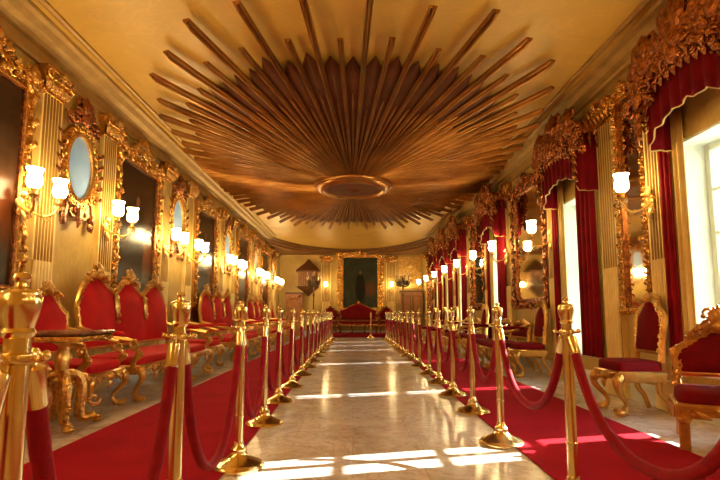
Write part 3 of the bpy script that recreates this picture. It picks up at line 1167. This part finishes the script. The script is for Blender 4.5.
# ------------------------------------------------------------------ seating
def make_seat(name, label, cat, loc, rz, group, w, d, lobes, seat_z, z_lo, z_hi, arms=True, straight=False, crest_h=.26, gold=None, vel=None, rail=True, seed=1, btop=None):
    gold = gold or CHG
    vel = vel or VELVET
    t = thing(name, label, cat, loc, rz, group)
    rnd = random.Random(seed)
    hw, hd = w / 2, d / 2
    yb0 = hd - .06

    def yb(z):
        return yb0 + .13 * max(0, z - seat_z)
    bw = hw * (.97 if arms else .86)
    lw = 2 * bw / lobes
    zb = seat_z + .12

    def top(x):
        u = ((x + bw) / lw) % 1.0
        if x >= bw - 1e-6:
            u = 1.0
        q = 2 * u - 1
        s = (.5 + .5 * cos(PI * q)) ** .85
        e = max(0, abs(x) / bw - (1 - .5 / lobes)) * 2 * lobes if lobes > 1 else 0
        return z_lo + (z_hi - z_lo) * s - .16 * e * e * (z_hi - z_lo > .12)

    nu, nv = 10 * lobes, 8

    def xs(u, v):
        # waisted outer edge
        k = 1.0 - (.10 / lobes) * sin(PI * min(1, v * 1.1)) * 0.6
        return -bw * k + 2 * bw * k * u

    def front(u, v):
        x = -bw + 2 * bw * u
        z = zb + (top(x) - zb) * v
        ul = (u * lobes) % 1.0
        bl = (sin(PI * ul) if 0 < ul < 1 else 0) ** .6 * sin(PI * min(max(v, 0), 1)) ** .5 if 0 < u < 1 else 0
        return (xs(u, v), yb(z) - .025 - .045 * bl, z)

    def rear(u, v):
        p = front(1 - u, v)
        return (p[0], yb(p[2]) + .02, p[2])
    m = MB().grid(front, nu, nv)
    m.grid(rear, nu, nv)
    e = []
    m.build('backrest', vel, t, 60)
    # gilt frame round the back
    m = MB()
    edge = [(xs(0, v), yb(z) - .005, z) for v, z in [(k / 6, zb - .1 + (top(-bw) - zb + .1) * k / 6) for k in range(7)]]
    tp = []
    for k in range(1, nu * 2):
        u = k / (nu * 2)
        x = xs(u, 1)
        z = top(-bw + 2 * bw * u)
        tp.append((x, yb(z) - .005, z + .012))
    edge2 = [(-x, y, z) for x, y, z in reversed(edge)]
    m.tube(edge + tp + edge2, .030, 8)
    path = [(p[0], p[2]) for p in edge + tp + edge2]
    mm = MB()
    carved_band(mm, path, .075, 0, .055, rnd, .016)
    mm.v = [(x, yb(z) - .032 + y, z) for x, y, z in mm.v]
    m.add(mm.v, mm.f)
    if rail:
        m.tube([(-bw, yb(zb) - .01, zb - .01), (bw, yb(zb) - .01, zb - .01)], .022, 6)
    # rear stiles down to the seat
    for k in range(1, lobes):
        x = -bw + lw * k
        mm = MB()
        carved_band(mm, [(x, z_lo + .06), (x, zb + .25)], .10, 0, .06, rnd, .02)
        mm.leaf(x, z_lo, 0, -PI / 2, .3, .1, 0, .01, 6)
        mm.v = [(a, yb(z) - .045 + b, z) for a, b, z in mm.v]
        m.add(mm.v, mm.f)
    recalc(m.build('back_frame', gold, t))
    for k in range(lobes):
        x = -bw + lw * (k + .5)
        m = MB()
        crest(m, min(.5, lw * .62), crest_h, x, z_hi - .07, yb(z_hi) - .03, rnd, 3)
        recalc(m.build('crest', gold, t))
    # seat
    m = MB().sell((0, -.01, seat_z - .035), (hw - .02, hd - .03, .075), .35, .32, 36, 10)
    m.build('seat', vel, t, 60)
    # seat frame with a shaped apron
    m = MB()
    m.box(-hw, hw, -hd, hd - .03, seat_z - .115, seat_z - .055, .014)
    mm = MB()
    nl = max(1, round(w / .65))
    for k in range(nl * 8):
        xa = -hw + w * k / (nl * 8)
        xb = -hw + w * (k + 1) / (nl * 8)
        za = seat_z - .115 - .028 - .024 * cos(2 * PI * nl * (k + .5) / (nl * 8))
        m.box(xa, xb, -hd + .006, -hd + .03, za, seat_z - .10)
    carved_band(mm, [(-hw + .06, seat_z - .10), (hw - .06, seat_z - .10)], .07, -hd - .006, .06, rnd, .014)
    for k in range(nl):
        x = -hw + w * (k + .5) / nl
        mm.sell((x, -hd - .01, seat_z - .115), (.06, .02, .045), 1, 1, 9, 5)
        mm.leaf(x, seat_z - .12, -hd - .01, -PI / 2, .1, .07, 0, .01, 5)
    m.add(mm.v, mm.f)
    for s in (-1, 1):
        m.box(s * hw - .012, s * hw + .012, -hd + .05, hd - .06, seat_z - .15, seat_z - .08)
    recalc(m.build('seat_frame', gold, t))
    # legs
    zt = seat_z - .10
    lx = [-hw + .04, hw - .04]
    if w > 1.4:
        lx = [-hw + .04, -w / 6, w / 6, hw - .04]
    for x in lx:
        sx = -1 if x < 0 else 1
        m = MB()
        if straight:
            m.box(x - .032, x + .032, -hd + .0, -hd + .064, .002, zt, .008)
            m.sell((x, -hd + .03, zt - .06), (.045, .045, .03), .6, .6, 10, 6)
        else:
            pts, ra = [], []
            for k in range(11):
                u = k / 10
                off = .045 * sin(2 * PI * (u * .92 + .03)) * (1 if u < .55 else 1.25)
                pts.append((x + sx * off * .6, -hd + .04 - off, zt - (zt - .03) * u))
                ra.append(.046 - .026 * sin(PI * min(1, u * .62)) if u < .8 else .02 + .018 * (u - .8) / .2)
            m.tube(pts, ra, 8)
            m.sell((x, -hd + .025, .034), (.042, .055, .032), 1, 1, 10, 6)
            m.sell((x + sx * .015, -hd + .0, zt - .04), (.05, .04, .055), 1, 1, 9, 6)
            m.scroll(x, .05, -hd - .02, .035, sx, 0, 1.2, .3, 8)
        recalc(m.build('leg', gold, t))
    for s in (-1, 1):
        x = s * (hw - .06)
        m = MB()
        m.tube([(x, hd - .09, zt + .02), (x, hd - .08, zt * .6), (x + s * .0, hd - .02, .14), (x, hd + .02, .02)], [.03, .026, .022, .024], 8)
        recalc(m.build('leg', gold, t))
    if arms:
        for s in (-1, 1):
            x = s * (hw - .03)
            za = seat_z + .20
            m = MB()
            pts = []
            ra = []
            for k in range(15):
                u = k / 14
                y = yb(za + .12) - .02 + (-hd + .10 - yb(za + .12)) * u
                z = za + .14 * (1 - u) ** 2 + .03 * sin(u * PI) - .01
                pts.append((x + s * .03 * sin(PI * u), y, z))
                ra.append(.024 + .008 * sin(PI * u))
            m.tube(pts, ra, 8)
            # scroll hand and S-shaped support
            mm = MB()
            mm.scroll(0, 0, 0, .06, 1, PI / 2, 1.3, .36, 12)
            m.add([(x + s * .02 + y, -hd + .09 - a, za - .05 + z) for a, y, z in mm.v], mm.f)
            pts = [(x, -hd + .08, za - .08), (x + s * .03, -hd + .03, za - .14), (x + s * .02, -hd + .10, za - .22), (x, -hd + .10, seat_z - .09)]
            m.tube(pts, [.028, .038, .03, .036], 8)
            m.sell((x + s * .02, -hd + .04, za - .14), (.03, .045, .05), 1, 1, 9, 6)
            arm = recalc(m.build('armrest', gold, t))
            pm = MB().sell((x + s * .025, .02, za + .075), (.038, hd * .52, .03), .7, .6, 14, 8)
            pm.build('arm_pad', vel, arm)
    return t


GS = 'red velvet seating along the wall of oval mirrors'
XS = XL + .49
set0 = make_seat('settee', 'nearest red settee with three peaked gilt crests below the portrait', 'settee', (XS + .13, 6.36, 0), LW, 'three-peaked red settees', 2.5, .74, 3, .44, 1.17, 1.34, True, False, .27, seed=2)
dup(set0, (XS + .13, 10.5, 0), LW, 'second three-peaked red settee from the near end', 'three-peaked red settees')
dup(set0, (XS + .13, 14.6, 0), LW, 'third three-peaked red settee, farthest along the wall of oval mirrors', 'three-peaked red settees')
arm0 = make_seat('armchair', 'red armchair beside the small dark-topped table, next to the nearest settee', 'armchair', (XS + .06, 4.66, 0), LW, 'gilt red armchairs', .68, .66, 1, .44, .92, 1.14, True, False, .2, seed=4)
dup(arm0, (XS + .06, 3.40, 0), LW, 'red armchair cut by the photo edge, behind the nearest stanchion', 'gilt red armchairs')
for i, y in enumerate([8.35, 12.5, 16.6, 17.7]):
    lab = ['gilt red armchair between the nearest and second settees', 'gilt red armchair between the second and third settees',
           'gilt red armchair just beyond the third settee', 'farthest gilt red armchair on the wall of oval mirrors'][i]
    dup(arm0, (XS + .06, y, 0), LW, lab, 'gilt red armchairs')

XQ = XR - .44
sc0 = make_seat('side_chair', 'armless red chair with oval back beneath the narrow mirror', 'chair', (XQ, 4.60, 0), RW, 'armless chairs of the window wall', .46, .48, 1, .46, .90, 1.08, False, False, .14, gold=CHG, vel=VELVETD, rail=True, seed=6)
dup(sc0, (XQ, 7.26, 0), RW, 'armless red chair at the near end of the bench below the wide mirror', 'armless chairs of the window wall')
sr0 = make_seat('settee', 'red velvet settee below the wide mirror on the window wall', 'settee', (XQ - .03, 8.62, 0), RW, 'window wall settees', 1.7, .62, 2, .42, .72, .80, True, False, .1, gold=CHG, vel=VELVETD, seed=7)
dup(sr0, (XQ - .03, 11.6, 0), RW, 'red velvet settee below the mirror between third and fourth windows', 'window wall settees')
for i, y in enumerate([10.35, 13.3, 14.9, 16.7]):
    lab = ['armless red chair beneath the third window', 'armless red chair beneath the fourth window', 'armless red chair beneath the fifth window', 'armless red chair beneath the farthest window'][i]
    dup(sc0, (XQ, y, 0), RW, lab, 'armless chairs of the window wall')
make_seat('side_chair', 'low wide red chair with big carved crest and square legs, at the right edge', 'chair', (2.61, 3.40, 0), math.radians(-28), None, .68, .48, 1, .37, .64, .80, False, True, .28, gold=simple('orange_gilt_wood', (.62, .30, .07), .35, .6, (.42, .17, .04), 10, 24, .4), vel=VELVETD, seed=12)

# dais and the seats of honour at the far end
tag(recalc(MB().box(-1.32, 1.76, 19.05, YB - .04, .0005, .14, .012).build('dais', VELVETD)), 'low red carpeted dais under the settee at the end wall', 'dais')
th0 = make_seat('settee', 'dark red settee of honour with arched top on the far dais', 'settee', (.22, 20.28, .14), 0, None, 1.62, .70, 1, .44, .92, 1.2, True, False, .22, gold=REDGOLD, vel=VELVETD, seed=9)
a0 = make_seat('armchair', 'red armchair on the far dais to the left of the settee', 'armchair', (-.98, 20.3, .14), 0, 'dais armchairs', .64, .62, 1, .44, .86, 1.04, True, False, .18, gold=REDGOLD, vel=VELVETD, seed=10)
dup(a0, (1.42, 20.3, .14), 0, 'red armchair on the far dais to the right of the settee', 'dais armchairs')


# ------------------------------------------------------------------ small table on the left
t = thing('side_table', 'small gilt table with dark top on scrolled legs beside the armchair', 'table', (-2.40, 4.02, 0), LW)
MB().box(-.27, .27, -.30, .30, .752, .785, .01).build('table_top', MARBT, t)
m = MB()
m.box(-.25, .25, -.28, .28, .70, .751, .008)
carved_band(m, [(-.25, .725), (.25, .725)], .05, -.285, .05, random.Random(2), .012)
recalc(m.build('apron', GOLD, t))
MB().lathe([(.05, .36), (.075, .38), (.06, .41), (.035, .43), (.05, .48), (.062, .54), (.045, .60), (.028, .64), (.035, .66), (.07, .68), (.08, .70)], (0, 0, 0), 18).build('baluster', GOLD2, t)
for k in range(4):
    a = PI / 4 + PI / 2 * k
    m = MB()
    pts, ra = [], []
    for j in range(13):
        u = j / 12
        r = .03 + .25 * u + .05 * sin(2 * PI * u)
        z = .40 - .36 * u + .07 * sin(2 * PI * (u + .05))
        pts.append((r * cos(a), r * sin(a), max(.03, z)))
        ra.append(.045 - .018 * u + .01 * sin(PI * u))
    m.tube(pts, ra, 8)
    m.sell((.29 * cos(a), .29 * sin(a), .034), (.05, .05, .032), 1, 1, 10, 6)
    mm = MB()
    mm.scroll(0, 0, 0, .07, 1, 0, 1.3, .34, 11)
    mm.scroll(.12, -.16, 0, .06, -1, 0, 1.2, .34, 10)
    m.add([((.14 + x) * cos(a) - y * sin(a), (.14 + x) * sin(a) + y * cos(a), .36 + z) for x, y, z in mm.v], mm.f)
    recalc(m.build('leg', GOLD, t))

# ------------------------------------------------------------------ end wall pieces
t = thing('wall_cabinet', 'brown wooden lattice cabinet with peaked roof hung on the end wall', 'cabinet', (-1.93, YB, 1.7))
MB().box(-.42, .42, -.42, -.002, .40, 1.02, .01).build('body', WOODL, t)
m = MB()
for k in range(9):
    x = -.38 + .095 * k
    m.box(x - .010, x + .010, -.44, -.42, .44, .98)
for k in range(6):
    z = .46 + .1 * k
    m.box(-.40, .40, -.437, -.42, z - .008, z + .008)
m.build('lattice', WOOD, t)
m = MB()
for a, z, k in ((0, 1.02, 0),):
    rs = [[(-q, -q * .95 if q > .04 else -.04, zz), (q, -q * .95 if q > .04 else -.04, zz), (q, -.002, zz), (-q, -.002, zz)] for q, zz in ((.50, 1.02), (.52, 1.08), (.34, 1.26), (.16, 1.42), (.04, 1.60))]
    m.loft(rs, True)
recalc(m.build('roof', WOOD, t))
rs = [[(-q, -q, zz), (q, -q, zz), (q, -.002, zz), (-q, -.002, zz)] for q, zz in ((.03, .0), (.12, .10), (.28, .22), (.46, .34), (.48, .40))]
recalc(MB().loft(rs, True).build('bracket', WOOD, t))


def make_torchere(label, x):
    t = thing('candelabra', label, 'candelabra', (x, 20.0, 0), 0, 'standing candelabra')
    MB().lathe([(.20, 0), (.21, .03), (.17, .06), (.08, .12), (.05, .2)], (0, 0, .001), 18).build('base', IRON, t)
    MB().lathe([(.05, .18), (.028, .3), (.028, .8), (.05, .86), (.03, .92), (.026, 1.6), (.05, 1.7), (.03, 1.78), (.03, 2.3), (.055, 2.36), (.02, 2.5)], (0, 0, 0), 12).build('pole', IRON, t)
    for k in range(8):
        a = 2 * PI * k / 8 + .2
        q = .34 if k % 2 else .26
        z1 = 2.30 if k % 2 else 2.48
        m = MB()
        m.tube([(0, 0, 2.12), (q * .4 * cos(a), q * .4 * sin(a), 2.06), (q * .85 * cos(a), q * .85 * sin(a), 2.12), (q * cos(a), q * sin(a), z1)], [.02, .022, .02, .016], 6)
        m.lathe([(.012, 0), (.05, .02), (.055, .03), (.02, .035)], (q * cos(a), q * sin(a), z1), 10)
        m.sell((q * .7 * cos(a), q * .7 * sin(a), 2.22), (.06, .06, .09), 1, 1, 8, 6)
        arm = m.build('arm', IRON, t)
        MB().lathe([(.013, .03), (.013, .12), (.018, .14), (.02, .16), (.004, .20)], (q * cos(a), q * sin(a), z1), 8).build('candle', CRYSTAL, arm)
    return t


make_torchere('dark bronze candelabra in front of the end wall, left of the dais', -1.64)
make_torchere('dark bronze candelabra in front of the end wall, right of the dais', 2.08)

t = thing('wooden_cabinet', 'tall plain warm wood cabinet against the end wall near the windows', 'cabinet', (2.50, YB - .04, 0))
MB().box(-.46, .46, -.45, -.002, .002, 1.84, .012).build('body', WOODL, t)
MB().box(-.5, .5, -.49, -.002, 1.84, 1.92, .012).build('cornice', WOOD, t)
for s in (-1, 1):
    d_ = MB().box(s * .22 - .20, s * .22 + .20, -.475, -.45, .12, 1.74, .01).build('door', WOODL, t)
    m = MB()
    rect_frame(m, .28, .62, [(0, -.476), (.0, -.49), (.03, -.49), (.03, -.476)])
    m.shift(s * .22, 0, 1.35)
    m2 = MB()
    rect_frame(m2, .28, .62, [(0, -.476), (.0, -.49), (.03, -.49), (.03, -.476)])
    m2.shift(s * .22, 0, .52)
    m.add(m2.v, m2.f)
    m.build('molding', WOOD, d_)
    MB().sell((s * .045, -.49, .95), (.014, .018, .014), 1, 1, 8, 5).build('knob', BRASS, d_)
t = thing('wooden_cabinet', 'carved wooden cabinet under the peaked lattice cabinet', 'cabinet', (-2.5, YB - .04, 0))
MB().box(-.34, .34, -.45, -.002, .002, 1.76, .012).build('body', WOODL, t)
MB().box(-.38, .38, -.49, -.002, 1.76, 1.84, .012).build('cornice', WOOD, t)
m = MB()
carved_band(m, [(-.3, 1.6), (.3, 1.6)], .2, -.455, .1, random.Random(4), .02)
carved_band(m, [(-.28, 1.4), (-.28, .2)], .1, -.455, .1, random.Random(5), .02)
carved_band(m, [(.28, 1.4), (.28, .2)], .1, -.455, .1, random.Random(6), .02)
recalc(m.build('carving', REDGOLD, t))

t = thing('wall_relief', 'gilded stucco relief of scrolls above the tall wooden cabinet', 'relief', (2.50, YB, 2.0))
MB().box(-.5, .5, -.02, -.0005, 0, 1.42, .006).build('panel', RELIEF, t)
m = MB()
rnd = random.Random(12)
crest(m, .8, .62, 0, .64, -.035, rnd, 3)
crest(m, .7, .5, 0, .2, -.035, rnd, 3)
carved_band(m, [(-.46, .04), (.46, .04), (.46, 1.38), (-.46, 1.38), (-.46, .04)], .08, -.03, .07, rnd, .015)
recalc(m.build('scrollwork', RELIEF, t))

# ------------------------------------------------------------------ outside ground (seen through clear panes only)
g = MB().box(XR + TH + .01, XR + 40, -30, 50, -.3, -.05).build('ground_outside', ROOFG)
struct(g)

# ------------------------------------------------------------------ light
wd = bpy.data.worlds.new('World')
SC.world = wd
wd.use_nodes = True
nt = wd.node_tree
bg = nt.nodes['Background']
sky = nt.nodes.new('ShaderNodeTexSky')
sky.sky_type = 'NISHITA'
sky.sun_disc = False
sky.sun_elevation = math.radians(31)
sky.sun_rotation = math.radians(90 - 13)
nt.links.new(sky.outputs['Color'], bg.inputs['Color'])
bg.inputs['Strength'].default_value = 1.6
s = bpy.data.lights.new('sun', 'SUN')
s.energy = 25
s.color = (1.0, .95, .86)
s.angle = math.radians(.5)
so = bpy.data.objects.new('sun', s)
COL.objects.link(so)
so.rotation_euler = Vector((-1, -.24, -.60)).to_track_quat('-Z', 'Y').to_euler()
so.location = (20, 8, 15)

# ------------------------------------------------------------------ camera
cam = bpy.data.cameras.new('camera')
co = bpy.data.objects.new('camera', cam)
COL.objects.link(co)
cam.sensor_width = 36
cam.lens = 480 / 720 * 36
PITCH = math.radians(6)
co.location = (0, 0, .92)
co.rotation_euler = (PI / 2 + PITCH, 0, 0)
cy = 314 - 480 * math.tan(PITCH)
cam.shift_x = (360 - 353) / 720
cam.shift_y = -(240 - cy) / 720
cam.clip_start = .02
SC.camera = co

SC.view_settings.view_transform = 'Standard'
SC.view_settings.look = 'None'
SC.view_settings.exposure = .88
SC.view_settings.gamma = 1
SC.view_settings.use_curve_mapping = False
SC.cycles.max_bounces = 8
SC.cycles.transparent_max_bounces = 8
SC.cycles.sample_clamp_indirect = 6
SC.cycles.use_denoising = True
